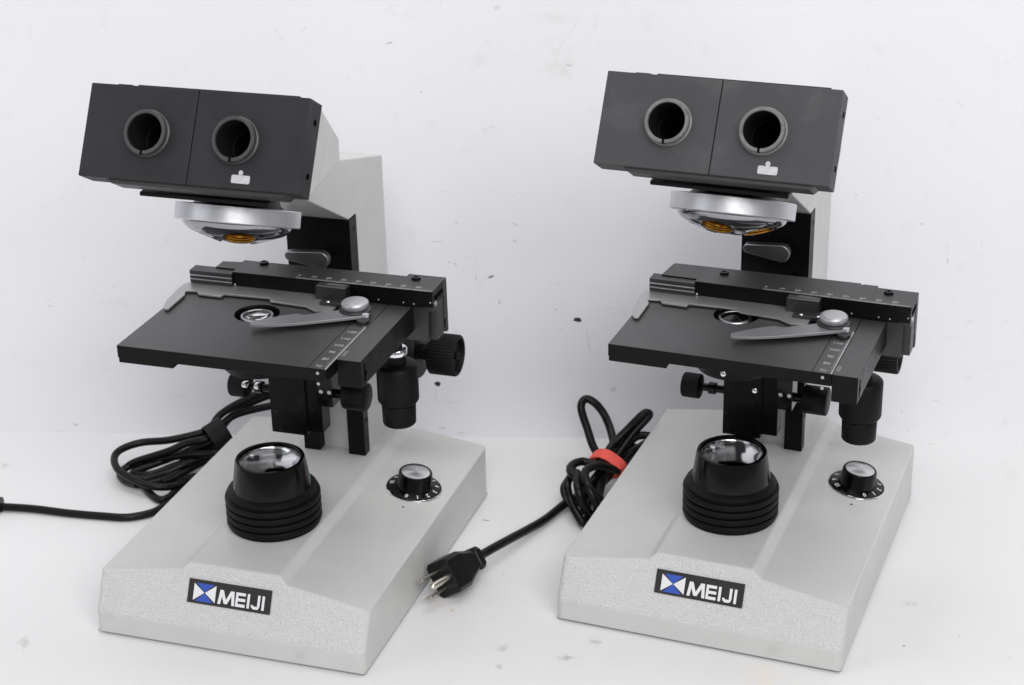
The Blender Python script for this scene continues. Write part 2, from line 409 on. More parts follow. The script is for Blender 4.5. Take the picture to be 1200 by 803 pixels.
def make_badge(root):
    k = 0.51; c = 1/math.hypot(1,k)
    def q(x,s,n): # on the sloping front
        return (x, k*c*s - c*n, 17.65 + c*s + k*c*n)
    b = MB(); b.prism([(-31.3,16.6),(30.2,16.4),(30.2,32.8),(-31.3,32.9)], q, -0.3, 0.8)
    o = b.build('nameplate', 'plate', root, bevel=0.2)
    w = MB()
    lift = [0.86]
    def pl(pts, mi):
        lift[0] += 0.006; w.quad([q(x,s,lift[0]) for x,s in pts], mi)
    x0,x1,y0,y1 = -27.0,-10.6,18.5,30.2; xm = (x0+x1)/2; ym = (y0+y1)/2
    pl([(x0,y0),(xm-.2,ym),(x0,y1)],0); pl([(x1,y0),(x1,y1),(xm+.2,ym)],0)
    pl([(x0+1.6,y0-.3),(x1-1.6,y0-.3),(xm,ym-.3)],1); pl([(x0+1.6,y1+.3),(xm,ym+.3),(x1-1.6,y1+.3)],1)
    B, Tp = 18.5, 28.2; sw = 2.0
    # M
    pl([(-8.6,B),(-6.5,B),(-5.3,Tp),(-7.4,Tp)],0)
    pl([(-7.4,Tp),(-4.9,Tp),(-1.6,B+.6),(-3.9,B+.6)],0); pl([(-3.9,B+.6),(-1.6,B+.6),(3.0,Tp),(0.5,Tp)],0)
    pl([(1.0,Tp),(3.1,Tp),(3.9,B),(1.8,B)],0)
    # E
    pl([(4.5,B),(6.2,B),(6.2,Tp),(4.5,Tp)],0)
    for y in (B, (B+Tp)/2-sw/2, Tp-sw): pl([(6.2,y),(11.6,y),(11.6,y+sw),(6.2,y+sw)],0)
    pl([(13.0,B),(14.8,B),(14.8,Tp),(13.0,Tp)],0)
    # J
    pl([(20.6,B+2.6),(22.4,B+2.6),(22.4,Tp),(20.6,Tp)],0)
    pl([(17.8,B),(20.8,B),(20.8,B+sw),(17.8,B+sw)],0)
    pl([(20.8,B),(21.8,B+.7),(22.4,B+2.6),(20.6,B+2.6),(20.8,B+sw)],0)
    pl([(16.0,B+2.8),(16.3,B+1.2),(17.8,B),(17.8,B+sw),(17.6,B+2.8)],0)
    pl([(23.9,B),(25.7,B),(25.7,Tp),(23.9,Tp)],0)
    w.build('lettering', ['silverprint','blue'], o, weld=False)
    return o

def make_stage(root, cover_poly):
    # stage frame: z = 0 at the stage top, y absolute; carriage frame: y = 0 at the front of the slide
    st = MB()
    top = [(-66,13),(81,13),(81,136),(-66,136)]
    plate_hole(st, top, (0.5,85.5), 15.2, lambda x,y,z: (x,y,z), 0, -8.6)
    sp = st.build('stage_plate', 'stage', root, bevel=0.5, angle=40); STAGE.append(side_slot(sp,'black'))
    lip = MB(); lip.box(-65.6,-26.5,13.4,120,-12.3,-8.4); lip.box(-12,70,42,136,-13,-8.5)
    o = lip.build('stage_underframe', 'black', root, bevel=0.4); STAGE.append(o)
    g = MB()   # engraved seam, scale and numerals
    g.box(68.25,68.65,13.1,120,-0.2,0.02,1)
    g.box(80.1,80.9,13.3,82,-0.2,0.03,0)
    for i in range(61):
        y = 17 + 1.1*i
        g.quad([(78.9 if i%5 else 78.0,y,0.03),(80.2,y,0.03),(80.2,y+0.25,0.03),(78.9 if i%5 else 78.0,y+0.25,0.03)],0)
    for j,n in enumerate(('70','80','90','100','110','120')):
        vs,fs = glyphs(n,4.3,0.02); g.add([(74.4+x*1.05, 17+11*j+y, 0.035) for x,y in vs], fs, 0)
    for z in (-3.2,-10.5):
        g.lathe([(1.1,0.0),(0.9,0.3),(0,0.35)], at(75.2,13.0,z) @ Matrix.Rotation(PI/2,4,'X'), 16, 0, caps=False)
    g.build('engraved_scale', ['print','bore','lever'], sp, weld=False)
    # condenser under the hole
    c = MB()
    c.lathe([(15,-12.8),(15,-9)], at(0,87,0), 48, 0, caps=False)
    c.lathe([(10,-38.5),(25.4,-38.5),(26.4,-37.5),(26.4,-14),(26,-13)], at(0,88,0), 64, 0)
    c.lathe([(11.5,-16),(11.5,-3.0),(10.9,-2.4),(9.6,-2.4),(9.4,-5)], at(-1,88,0), 48, 1, caps=False)
    c.lathe([(0,-7.5),(9.5,-7.5)], at(-1,88,0), 48, 2, caps=False)
    cd = c.build('condenser', ['black','satin','bore'], root, angle=45); STAGE.append(cd)
    l = MB(); l.lathe([(0,-0.8)] + [(9.4*i/8, -0.8-2.4*(i/8)**2) for i in range(1,9)] + [(9.4,-5.2),(0,-5.4)], at(-1,88,0), 48, 0, caps=False)
    l.build('condenser_lens', 'glass', cd, angle=50)
    for x,y,z in ((-36,129.6,-77.5),(-28.5,133.4,-79.5)):
        sc_ = MB(); d = Vector((0.1,-1,0.25)).normalized()
        sc_.lathe([(2.6,-3),(2.6,1.2),(1.7,2.6),(0,3.0)], d.to_track_quat('Z','Y').to_matrix().to_4x4(), 20, 0, caps=False)
        SCREWS.append(sc_.build('clamp_screw', 'chrome', cd, loc=(x,y,z)))
    # bracket that carries the stage on the column
    b = MB(); b.box(-19.5,8.2,134,149,-115,-12.8); b.box(8.0,20,135.6,149,-112,-12.8); b.box(-11,11,148,199,-104,-40)
    b.box(-40,60,120,160,-22,-12.9)
    for x,z,y in ((-15.5,-98,134),(14,-98,135.6),(-12,-112,134)):
        b.lathe([(2.0,-0.5),(2.0,0.4),(1.2,0.4),(1.2,0.1),(0,0.1)], at(x,y,z) @ Matrix.Rotation(PI/2,4,'X'), 18, 1, caps=False)
    o = b.build('stage_bracket', ['black','gloss'], root, bevel=0.5); STAGE.append(o)
    for sg in (-1,1):
        kx = MB()
        if sg < 0:
            kx.lathe([(2.9,-38),(2.9,-19)], axis_x(0,137.5,-82), 20, 1); kx.lathe([(4.4,-31),(4.4,-26)], axis_x(0,137.5,-82), 24, 1)
            kx.lathe([(8.0,-50.5),(9.0,-49.6),(9.0,-37.6),(8.0,-37)], axis_x(0,137.5,-82), 60, 0, rfun=knurl(0.45))
        else:
            kx.lathe([(3.4,20),(3.4,40)], axis_x(0,137.5,-80), 24, 1); kx.box(20,31,131,146,-88,-65,1)
            for xx in (22.6,28.8): kx.lathe([(1.7,-.3),(1.5,0.6),(0,0.9)], at(xx,131,-76.5) @ Matrix.Rotation(PI/2,4,'X'), 16, 2, caps=False)
            kx.lathe([(9.4,38),(10.2,38.8),(10.2,54.5),(9.5,55.2)], axis_x(0,137.5,-80), 60, 0, rfun=knurl(0.25))
        o = kx.build('condenser_knob', ['rubber','gloss','satin'], root, angle=50); STAGE.append(o)
    # --- carriage
    s = MB()
    s.box(81.2,97.6,0,112,-18.7,0.0)
    sl = s.build('stage_slide', 'stage', root, bevel=0.5); CARR.append(side_slot(sl,'black'))
    x = MB(); x.lathe([(1.6,0),(1.6,0.3)], axis_x(97.6,8,-11), 16, 0); x.box(97.5,97.8,5.6,7.4,-16,-4,0)
    for j in range(8): x.box(81.8,84.6,6+j*1.1,6.25+j*1.1,-0.1,0.03,1)
    x.build('slide_detail', ['bore','print'], sl)
    gb = MB()
    gb.box(-34,113,92.4,114.4,1.0,12.5)
    gb.box(-33.8,106,93.0,104,-0.0,1.2)
    bar = gb.build('guide_bar', 'bar', root, bevel=0.4); CARR.append(side_slot(bar,'black'))
    cv = MB(); cv.prism(cover_poly, lambda x,y,z: (x,y,z), 9.8, 12.6)
    cover = side_slot(cv.build('bar_cover', 'bar', bar, bevel=0.35), 'black')
    BAR_COVER['obj'] = cover
    # scale on the bar
    g = MB()
    for i in range(91):
        xx = 13.4 + 1.09*i; ln = 2.9 if i%10 == 0 else (2.1 if i%5 == 0 else 1.5)
        g.quad([(xx,92.95,12.66),(xx+0.3,92.95,12.66),(xx+0.3,92.95+ln,12.66),(xx,92.95+ln,12.66)],0)
    g.quad([(13.4,92.7,12.66),(111.8,92.7,12.66),(111.8,93.1,12.66),(13.4,93.1,12.66)],0)
    for j in range(9):
        vs,fs = glyphs(str(10*j) if j else '0', 3.5, 0.02); g.add([(14.2+10.9*j+xq*1.1, 97.9+yq, 12.67) for xq,yq in vs], fs, 0)
    g.build('bar_scale', 'print', bar, weld=False)
    for xx in (-18.8,94.5):
        s = MB(); s.lathe([(3.0,12.2),(3.2,12.8),(3.2,13.8),(2.7,14.3),(1.5,14.3),(1.4,13.6),(0,13.6)], at(xx,111.8,0), 28, 0, caps=False)
        s.build('cap_screw', 'gloss', bar)
    # left guide rods
    r = MB()
    r.box(-66,-33.8,90.2,100.5,2.6,11.6,0)
    for z in (5.0,8.0): r.box(-65.6,-33.6,89.6,90.6,z,z+0.75,1)
    r.lathe([(1.0,0),(0.9,0.5),(0,0.7)], at(-32.6,92.2,3.4) @ Matrix.Rotation(PI/2,4,'X'), 12, 2, caps=False)
    r.build('slide_rod', ['bar','satin','chrome'], bar, bevel=0.25)
    # right end bracket
    e = MB()
    e.box(84,108,96,116,-26,1.1); e.box(108,113,94.5,101,-3,9.5); e.box(107.5,112.8,101,113,-26,1.1)
    e.prism([(113.8,12.4),(120.5,12.4),(121.5,-27),(117.6,-27),(116.8,-16),(113.8,-16)], lambda y,z,x: (x,y,z), 86, 113.2)
    e.box(112.9,113.5,98,112,4.6,7.6,1)
    e.lathe([(1.9,0),(1.9,1.0),(1.2,1.3),(0,1.3)], axis_x(112.9,97.5,2.2), 18, 2, caps=False)
    for xx,zz in ((74,2.4),(92,2.2),(99.5,1.9),(111.3,4.0)):
        e.lathe([(0.7,0),(0.6,0.3),(0,0.45)], at(xx,92.5 if xx>100 else 92.4,zz+0.6) @ Matrix.Rotation(PI/2,4,'X'), 12, 2, caps=False)
    e.build('end_bracket', ['bar','bore','satin'], bar, bevel=0.3)
    # vernier carrier in front of the bar
    v = MB(); v.box(31.5,53.5,84.4,92.6,1.4,11.9); v.box(38,62,75,86,1.6,4.4)
    for i in range(11): v.quad([(38+1.2*i,88.4,11.97),(38.2+1.2*i,88.4,11.97),(38.2+1.2*i,92.2,11.97),(38+1.2*i,92.2,11.97)],1)
    v.quad([(33,84.9,11.97),(53.2,84.9,11.97),(53.2,85.25,11.97),(33,85.25,11.97)],1)
    for xx in (43.5,55): v.lathe([(1.3,0),(1.0,0.5),(0,0.7)], at(xx,77.6,4.4), 14, 2, caps=False)
    o = v.build('vernier_carrier', ['bar','print','chrome'], root, bevel=0.3); CARR.append(o)
    # thin slide holder lying on the stage
    poly = [(-61.5,42.6),(-58.8,43.0),(-59.6,69.5),(-61.6,72.5),(-61.2,75.8),(-54.6,77.2),(-51.4,72.8),(-34.0,72.2),(-33.2,77.0),(-1.0,78.3),(2.7,73.6),(29.8,71.2),(38.8,65.2),(50.0,65.8),(50,86),(30,93.5),(-66,93.5),(-69.4,86),(-69.4,77),(-67.2,57),(-64.5,47)]
    h = MB(); h.prism(poly, lambda x,y,z: (x,y,z), 0.9, 2.3)
    o = h.build('slide_holder', 'holder', root, bevel=0.25); CARR.append(o)
    # swinging clip with its knob
    ap = [(7.6,32.6),(16,41),(24,48),(31.5,53.0),(37.3,52.2),(46,58.5),(55.5,64.6),(58,72),(64,78),(72,77),(77.5,70),(78.0,61.5),(70,56.2),(60,50),(48,43.2),(36,36.6),(24,31.2),(14,28.2),(8.6,27.6)]
    a = MB(); a.prism(ap, lambda x,y,z: (x,y,z), 2.6, 4.6)
    a.lathe([(11,4.4),(11,5.6),(9,6.4)], at(67,68.6,0), 40, 1)
    a.prism([(72.6,60.9),(78.6,60.9),(78.8,63.4),(73.0,63.0)], lambda x,y,z: (x,y,z), 2.8, 5.6, 2)
    a.lathe([(4.5,0.2),(4.5,2.7)], at(76,59,0), 20, 1)
    arm = a.build('clip_arm', ['armgrey','bar','sticker'], root, bevel=0.35); CARR.append(arm)
    k = MB(); k.lathe([(8.4,6.2),(9.2,6.9),(9.3,9.4),(9.0,10.3),(8.2,11.0),(7.0,11.3),(0,11.6)], at(67,68.6,0), 56, 0, caps=False)
    k.build('clip_knob', 'knob', arm, angle=60)
    # coaxial drive knobs hanging below the slide
    c = MB(); T = at(82.7,98,0)
    c.lathe([(4.5,-40),(4.5,-18)], T, 28, 0)
    c.lathe([(6.2,-39),(7.6,-38.4),(7.8,-34.5),(7.0,-33.6),(4,-33.4)], T, 36, 1, caps=False)
    c.lathe([(6.8,-38.5),(7.0,-44.8),(10.5,-45.2),(13.4,-46.0),(14.5,-47.4),(14.5,-72.4),(13.6,-74)], T, 96, 2, rfun=lambda r,k,i: r-(0.22 if (i%2 and 3<=k<=5) else 0))
    c.lathe([(10.4,-73),(10.4,-76.2)], T, 40, 0)
    c.lathe([(11.4,-75.6),(12.0,-76.3),(11.7,-90.4),(10.9,-91.2)], T, 88, 2, rfun=lambda r,k,i: r-(0.22 if (i%2 and 0<k<3) else 0))
    o = c.build('coaxial_knob', ['gloss','chrome','rubber'], root, angle=45); CARR.append(o)

def make_focus(root):
    f = MB(); T = axis_x(0,241,128)
    f.lathe([(6,24),(6,66)], T, 28, 1)
    f.lathe([(19,36),(20.4,37),(20.4,57),(19.4,58)], T, 90, 1, rfun=knurl(0.3))
    f.lathe([(15.0,66),(15.9,66.8),(15.9,86.2),(15.2,87.2),(13.0,87.4),(12.2,84.0),(3.2,84.2),(3.0,86.8),(1.6,86.8),(1.4,82),(0,82)], T, 160, 0, rfun=lambda r,k,i: r-(0.75 if (i%4 in (2,3) and 1<=k<=3) else 0), caps=False)
    o = f.build('focus_knob', ['rubber','black'], root, angle=45)
    return o

def children(o): return [c for c in bpy.data.objects if c.parent == o]
def copy_tree(o, parent, mp):
    c = o.copy(); C.objects.link(c); c.parent = parent; mp[o.name] = c
    for ch in children(o): copy_tree(ch, c, mp)
    return c
# ------------------------------------------------------------------ the two microscopes
COVER_A = [(-49.5,98),(-49.5,109.6),(-35.6,111.6),(-35.3,115.4),(113.2,115.8),(113.2,92.3),(-34.2,92.3),(-34.2,98)]
COVER_B = [(-59.5,97),(-57.6,119.5),(-56,121),(73.6,124.3),(74.6,121.6),(75.4,123.2),(85.4,123.2),(85.8,115.8),(113.2,114.8),(113.2,92.3),(-34.2,92.3),(-34.2,97)]
GROUP = 'laboratory microscopes without eyepieces'
root_a = empty('microscope', (-197.97,1055.7,0), -18.08, 'grey and black microscope between the taped cord coil and the three pin plug', 'microscope', GROUP)
make_microscope(root_a, COVER_A)
make_head(root_a); make_lamp(root_a); dial = make_dial(root_a, 270-360); make_badge(root_a)
make_stage(root_a, COVER_A); make_focus(root_a)

def set_stage(parts_stage, parts_carr, z, dy):
    for o in parts_stage: o.location = (0, o.location.y, z*S)
    for o in parts_carr: o.location = (0, dy*S, z*S)
set_stage(STAGE, CARR, 217.34, 29.3)

mp = {}
root_b = copy_tree(root_a, None, mp)
root_b.location = (119.01*S, 1052.31*S, 0); root_b.rotation_euler = (0,0,math.radians(-21.87))
root_b['label'] = 'grey and black microscope standing right of the red tied cord bundle'
set_stage([mp[o.name] for o in STAGE], [mp[o.name] for o in CARR], 210.65, 11.6)
for o in STAGE: mp[o.name].location.y = -0.9*S
# the right-hand one differs: wider bar cover, turret and dial turned to another stop, paler worn rims, panels worn and lifted for brighter reflections
tmp = MB(); tmp.prism(COVER_B, lambda x,y,z: (x,y,z), 9.8, 12.6)
t = side_slot(tmp.build('bar_cover', 'bar'), 'black'); mp[BAR_COVER['obj'].name].data = t.data; bpy.data.objects.remove(t)
for o in mp.values():
    if o.name.startswith('nosepiece') and not o.name.startswith('nosepiece_dome'): o.rotation_euler = (math.radians(-21.5), 0, math.radians(-10))
for o,p in zip(SCREWS, ((-1,62.0,-33),(3.6,133.6,-77))):
    mp[o.name].location = Vector(p)*S
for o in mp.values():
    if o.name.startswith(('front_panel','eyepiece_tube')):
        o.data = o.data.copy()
        o.data.materials[0] = M['head_worn_lit' if o.name.startswith('front') else 'rim_worn']
dl = mp[dial.name]; tl = Matrix.Translation(Vector((71.9,175.7,47.0))*S) @ Matrix.Rotation(math.radians(7.7),4,'Y')
turn = tl @ Matrix.Rotation(math.radians(30),4,'Z') @ tl.inverted()
dl.matrix_local = turn

# ------------------------------------------------------------------ cords
STR = {
'LA':[(-179.4, 1354.6, 45.0), (-198.6, 1350.8, 45.0), (-227.1, 1350.8, 38.0), (-241.7, 1345.6, 30.0), (-258.2, 1341.2, 26.0), (-281.9, 1338.8, 22.0), (-305.2, 1339.3, 20.0), (-320.1, 1331.7, 18.0), (-323.8, 1320.7, 16.0), (-318.3, 1305.1, 14.0), (-305.2, 1292.2, 12.0), (-290.4, 1283.8, 10.0), (-277.1, 1284.1, 8.0), (-265.1, 1292.9, 6.0), (-259.1, 1301.7, 5.0)],
'LB':[(-203.3, 1356.0, 55.0), (-220.6, 1351.3, 50.0), (-236.2, 1348.5, 42.0), (-243.7, 1343.1, 36.0), (-247.3, 1325.8, 30.0), (-264.7, 1324.5, 26.0), (-280.8, 1322.0, 20.0), (-306.4, 1321.6, 12.0), (-314.1, 1319.8, 8.0), (-318.7, 1313.3, 5.0), (-312.9, 1303.2, 4.0), (-299.4, 1296.8, 4.0), (-283.4, 1303.3, 4.0), (-267.6, 1317.7, 6.0), (-252.7, 1331.7, 10.0)],
'LB2':[(-197.3, 1361.3, 50.0), (-212.1, 1359.1, 46.0), (-225.5, 1356.1, 40.0), (-236.6, 1349.6, 31.0), (-244.7, 1333.0, 24.0), (-262.0, 1328.8, 18.0), (-279.5, 1326.2, 12.0), (-299.3, 1318.5, 8.0), (-308.6, 1310.9, 6.0), (-303.4, 1299.9, 4.0), (-291.8, 1296.5, 4.0)],
'LC':[(-216.9, 1336.6, 30.0), (-240.5, 1319.9, 20.0), (-264.2, 1323.8, 16.0), (-288.2, 1324.3, 12.0), (-308.3, 1322.9, 9.0), (-318.8, 1314.4, 6.0), (-313.4, 1302.8, 5.0), (-301.8, 1292.8, 7.0)],
'LD':[(-248.5, 1327.7, 12.0), (-267.2, 1317.5, 10.0), (-280.6, 1312.5, 6.0), (-296.6, 1304.9, 5.0), (-309.6, 1305.1, 6.0)],
'LE':[(-302.4, 1306.7, 5.0), (-296.1, 1293.8, 4.0), (-289.5, 1282.6, 3.0), (-280.4, 1272.3, 3.0), (-273.6, 1276.2, 3.0), (-269.5, 1288.7, 3.0), (-266.1, 1305.7, 3.0)],
'LG':[(-236.4, 1341.5, 21.0), (-255.2, 1327.2, 14.0), (-275.4, 1320.2, 8.0), (-292.6, 1310.1, 6.0), (-305.3, 1311.2, 5.0)],
'LH':[(-238.8, 1344.6, 14.0), (-252.3, 1328.1, 8.0), (-261.8, 1320.4, 6.0), (-273.7, 1307.1, 4.0), (-282.7, 1298.9, 4.0)],
'RJ':[(48.5, 1242.1, 8.0), (57.2, 1258.2, 14.0), (68.7, 1274.7, 20.0), (80.5, 1292.0, 22.0), (93.9, 1309.7, 24.0)],
'RK':[(62.2, 1228.0, 8.0), (64.4, 1244.1, 14.0), (71.1, 1269.8, 18.0), (83.0, 1288.4, 20.0), (97.5, 1311.4, 20.0)],
'RL':[(52.0, 1232.1, 6.0), (60.2, 1251.6, 10.0), (72.6, 1271.5, 14.0), (89.6, 1295.8, 16.0), (102.4, 1313.5, 18.0)],
'RM':[(55.2, 1272.5, 20.0), (67.5, 1277.7, 26.0), (77.5, 1287.9, 28.0), (86.3, 1298.4, 30.0)],
'LF':[(-260.6, 1296.8, 3.0), (-268.4, 1273.1, 3.0), (-276.3, 1259.7, 3.0), (-284.2, 1251.2, 3.0), (-301.0, 1245.3, 3.0), (-320.7, 1248.2, 3.0), (-348.5, 1254.2, 3.0), (-376.7, 1261.5, 3.5), (-404.3, 1265.3, 4.0), (-431.4, 1266.6, 4.0)],
'RA':[(80.4, 1290.8, 15.0), (65.5, 1304.0, 20.0), (58.7, 1317.1, 35.0), (54.3, 1324.0, 50.0), (58.0, 1329.3, 55.0), (65.5, 1328.0, 52.0), (73.5, 1323.8, 42.0), (78.7, 1307.7, 30.0), (78.5, 1281.4, 20.0)],
'RB':[(67.8, 1270.5, 26.0), (76.2, 1289.0, 32.0), (89.5, 1296.5, 43.0), (101.1, 1299.5, 54.0), (105.3, 1301.8, 55.0), (106.7, 1301.7, 52.0), (94.2, 1296.2, 40.0), (80.3, 1288.2, 24.0)],
'RC':[(77.2, 1281.5, 20.0), (83.9, 1292.5, 27.0), (95.6, 1296.5, 36.0), (101.0, 1296.1, 38.0), (106.3, 1295.0, 38.0)],
'RD':[(79.5, 1275.1, 18.0), (89.2, 1290.1, 22.0), (94.2, 1294.8, 24.0), (104.6, 1307.2, 25.0)],
'RE':[(72.7, 1273.6, 28.0), (64.3, 1266.9, 28.0), (52.5, 1269.3, 30.0), (43.4, 1259.3, 31.0), (44.2, 1247.1, 30.0), (53.0, 1237.1, 27.0), (63.7, 1231.3, 18.0), (70.3, 1231.6, 8.0)],
'RF':[(80.7, 1263.7, 24.0), (65.1, 1255.9, 33.0), (53.9, 1242.8, 35.0), (55.7, 1225.9, 30.0), (61.9, 1220.7, 18.0), (65.9, 1223.4, 6.0)],
'RG':[(46.9, 1263.9, 24.0), (40.2, 1246.0, 24.0), (41.7, 1234.7, 16.0), (47.6, 1220.7, 8.0), (51.3, 1216.7, 5.0), (55.7, 1227.5, 4.0)],
'RH':[(47.7, 1251.1, 30.0), (47.5, 1230.0, 28.0), (51.7, 1224.8, 16.0), (58.2, 1225.6, 5.0)],
'RI':[(43.1, 1273.0, 14.0), (38.0, 1260.1, 12.0), (39.6, 1252.1, 8.0), (44.7, 1246.8, 4.0)],
'RT':[(64.3, 1267.1, 9.0), (50.5, 1258.0, 6.0), (39.2, 1248.7, 5.0), (23.0, 1224.6, 5.0), (9.6, 1206.0, 7.0), (-3.3, 1187.8, 10.0), (-16.0, 1170.4, 12.5), (-24.7, 1160.1, 13.0)],
}
for k,P_ in (('LA',(-230,1309,5)),('LE',(-232,1316,4)),('LF',None),('RC',(118,1296,36))):
    if P_: STR[k].append(P_)
for k,P_ in (('LD',(-222,1337,12)),('LF',(-232,1308,3)),('RT',(84,1292,14)),('LB',(-183,1358,50)),('LB2',(-180,1360,50))):
    STR[k].insert(0, P_)
def centre_ring(mb, c, ax, ru, rv, width, th, up, mi=0):
    ax = Vector(ax).normalized(); u = (Vector(up) - ax*Vector(up).dot(ax)).normalized(); w = ax.cross(u); c = Vector(c)
    n = 40; vs = []; fs = []
    for i in range(n):
        a = 2*PI*i/n
        sq = 1 + 0.05*math.cos(4*a)
        for (dr,da) in ((0,-width/2),(th,-width/2),(th,width/2),(0,width/2)):
            vs.append(tuple(c + ax*da + u*(ru*sq+dr)*math.cos(a) + w*(rv*sq+dr)*math.sin(a)))
    for i in range(n):
        j = (i+1) % n
        for k in range(4): fs.append((i*4+k, j*4+k, j*4+(k+1)%4, i*4+(k+1)%4))
    mb.add(vs, fs, mi)

ca = empty('power_cord', (-262,1310,0), 0, 'coiled black power cord lying to the left of the microscope and held by black tape', 'power cord', 'power cords of the microscopes')
off = (262,-1310,0)
def sh(P, o): return [(x+o[0], y+o[1], z+o[2]) for x,y,z in P]
m = MB()
for k in ('LA','LB','LB2','LC','LD','LE','LF','LG','LH'): m.tube(sh(STR[k], off), 3.1, 12, 0, 7)
m.tube(sh([(-402.5,1265.2,6),(-420,1266,6),(-440,1267,6)], off), 6.0, 16)
m.build('cord', 'cord', ca)
m = MB(); c = Vector((-240.1,1328,31)) + Vector(off)
centre_ring(m, c, (26.5,15.8,11), 11.5, 11.0, 16, 0.7, (0,0,1)); m.build('cord_tape', 'tape', ca, bevel=0.2)

cb = empty('power_cord', (56,1250,0), 0, 'black power cord bundled with a red tie its three pin plug lying on the table', 'power cord', 'power cords of the microscopes')
off = (-56,-1250,0)
m = MB()
for k in ('RA','RB','RC','RD','RE','RF','RG','RH','RI','RJ','RK','RL','RM','RT'): m.tube(sh(STR[k], off), 3.3, 12, 0, 7)
m.build('cord', 'cord', cb)
m = MB(); c = Vector((72.5,1274,25)) + Vector(off)
centre_ring(m, c, (29,38,20), 10.5, 14.0, 9.5, 1.1, (0,0,1)); m.build('cord_tie', 'red', cb, bevel=0.3)
# plug
Fc = Vector((-53.0,1122.0,15.6)); Tl = Vector((-24.7,1160.1,13.0))
ax = (Fc-Tl).normalized(); bx = Vector((.43,-.373,-.82)); bx = (bx - ax*bx.dot(ax)).normalized(); cx = ax.cross(bx)
def P(t,b,c): return tuple(Fc + Vector(off) + ax*t + bx*b + cx*c)
def oct_(hb,hc,ch): return [(hb,hc-ch),(hb-ch,hc),(-hb+ch,hc),(-hb,hc-ch),(-hb,-hc+ch),(-hb+ch,-hc),(hb-ch,-hc),(hb,-hc+ch)]
m = MB(); secs = [(0,12.6,10.6,2.2),(-1.0,13.4,11.2,2.6),(-15,13.4,11.2,2.8),(-17,12.8,10.6,2.8),(-33,7.4,7.2,2.4),(-34.5,8.6,8.2,2.6),(-38.5,8.6,8.2,2.6),(-40,7.6,7.4,2.4)]
vs = []; fs = []
for t,hb,hc,ch in secs: vs += [P(t,b,c) for b,c in oct_(hb,hc,ch)]
for i in range(len(secs)-1):
    for k in range(8): fs.append((i*8+k, i*8+(k+1)%8, (i+1)*8+(k+1)%8, (i+1)*8+k))
fs.append(tuple(range(8))); fs.append(tuple(range((len(secs)-1)*8, len(secs)*8)))
m.add(vs, fs)
L = (Fc-Tl).length
m.tube([P(-39,0,0),P(-44,0,0),P(-L-2,0,0)], 4.2, 16, 0, 4, prof=lambda t: 1.15-0.4*t)
plug = m.build('plug', 'plug', cb, bevel=0.6, seg=2, angle=25)
for b in (-6.6,6.6):
    m = MB(); m.hexa([P(-1,b-.8,-7.4),P(-1,b+.8,-7.4),P(-1,b+.8,-.9),P(-1,b-.8,-.9),P(17,b-.8,-7.2),P(17,b+.8,-7.2),P(17,b+.8,-1.1),P(17,b-.8,-1.1)])
    m.build('plug_blade', 'pin', plug, bevel=0.3)
m = MB(); R3 = Matrix.Identity(4)
for i in range(3): R3[i][0] = bx[i]; R3[i][1] = cx[i]; R3[i][2] = ax[i]
m.lathe([(2.5,-1),(2.5,16.5),(2.1,18.6),(1.1,19.8),(0,20.1)], Matrix.Translation(P(0,0,6.2)) @ R3, 24)
m.build('ground_pin', 'pin', plug)

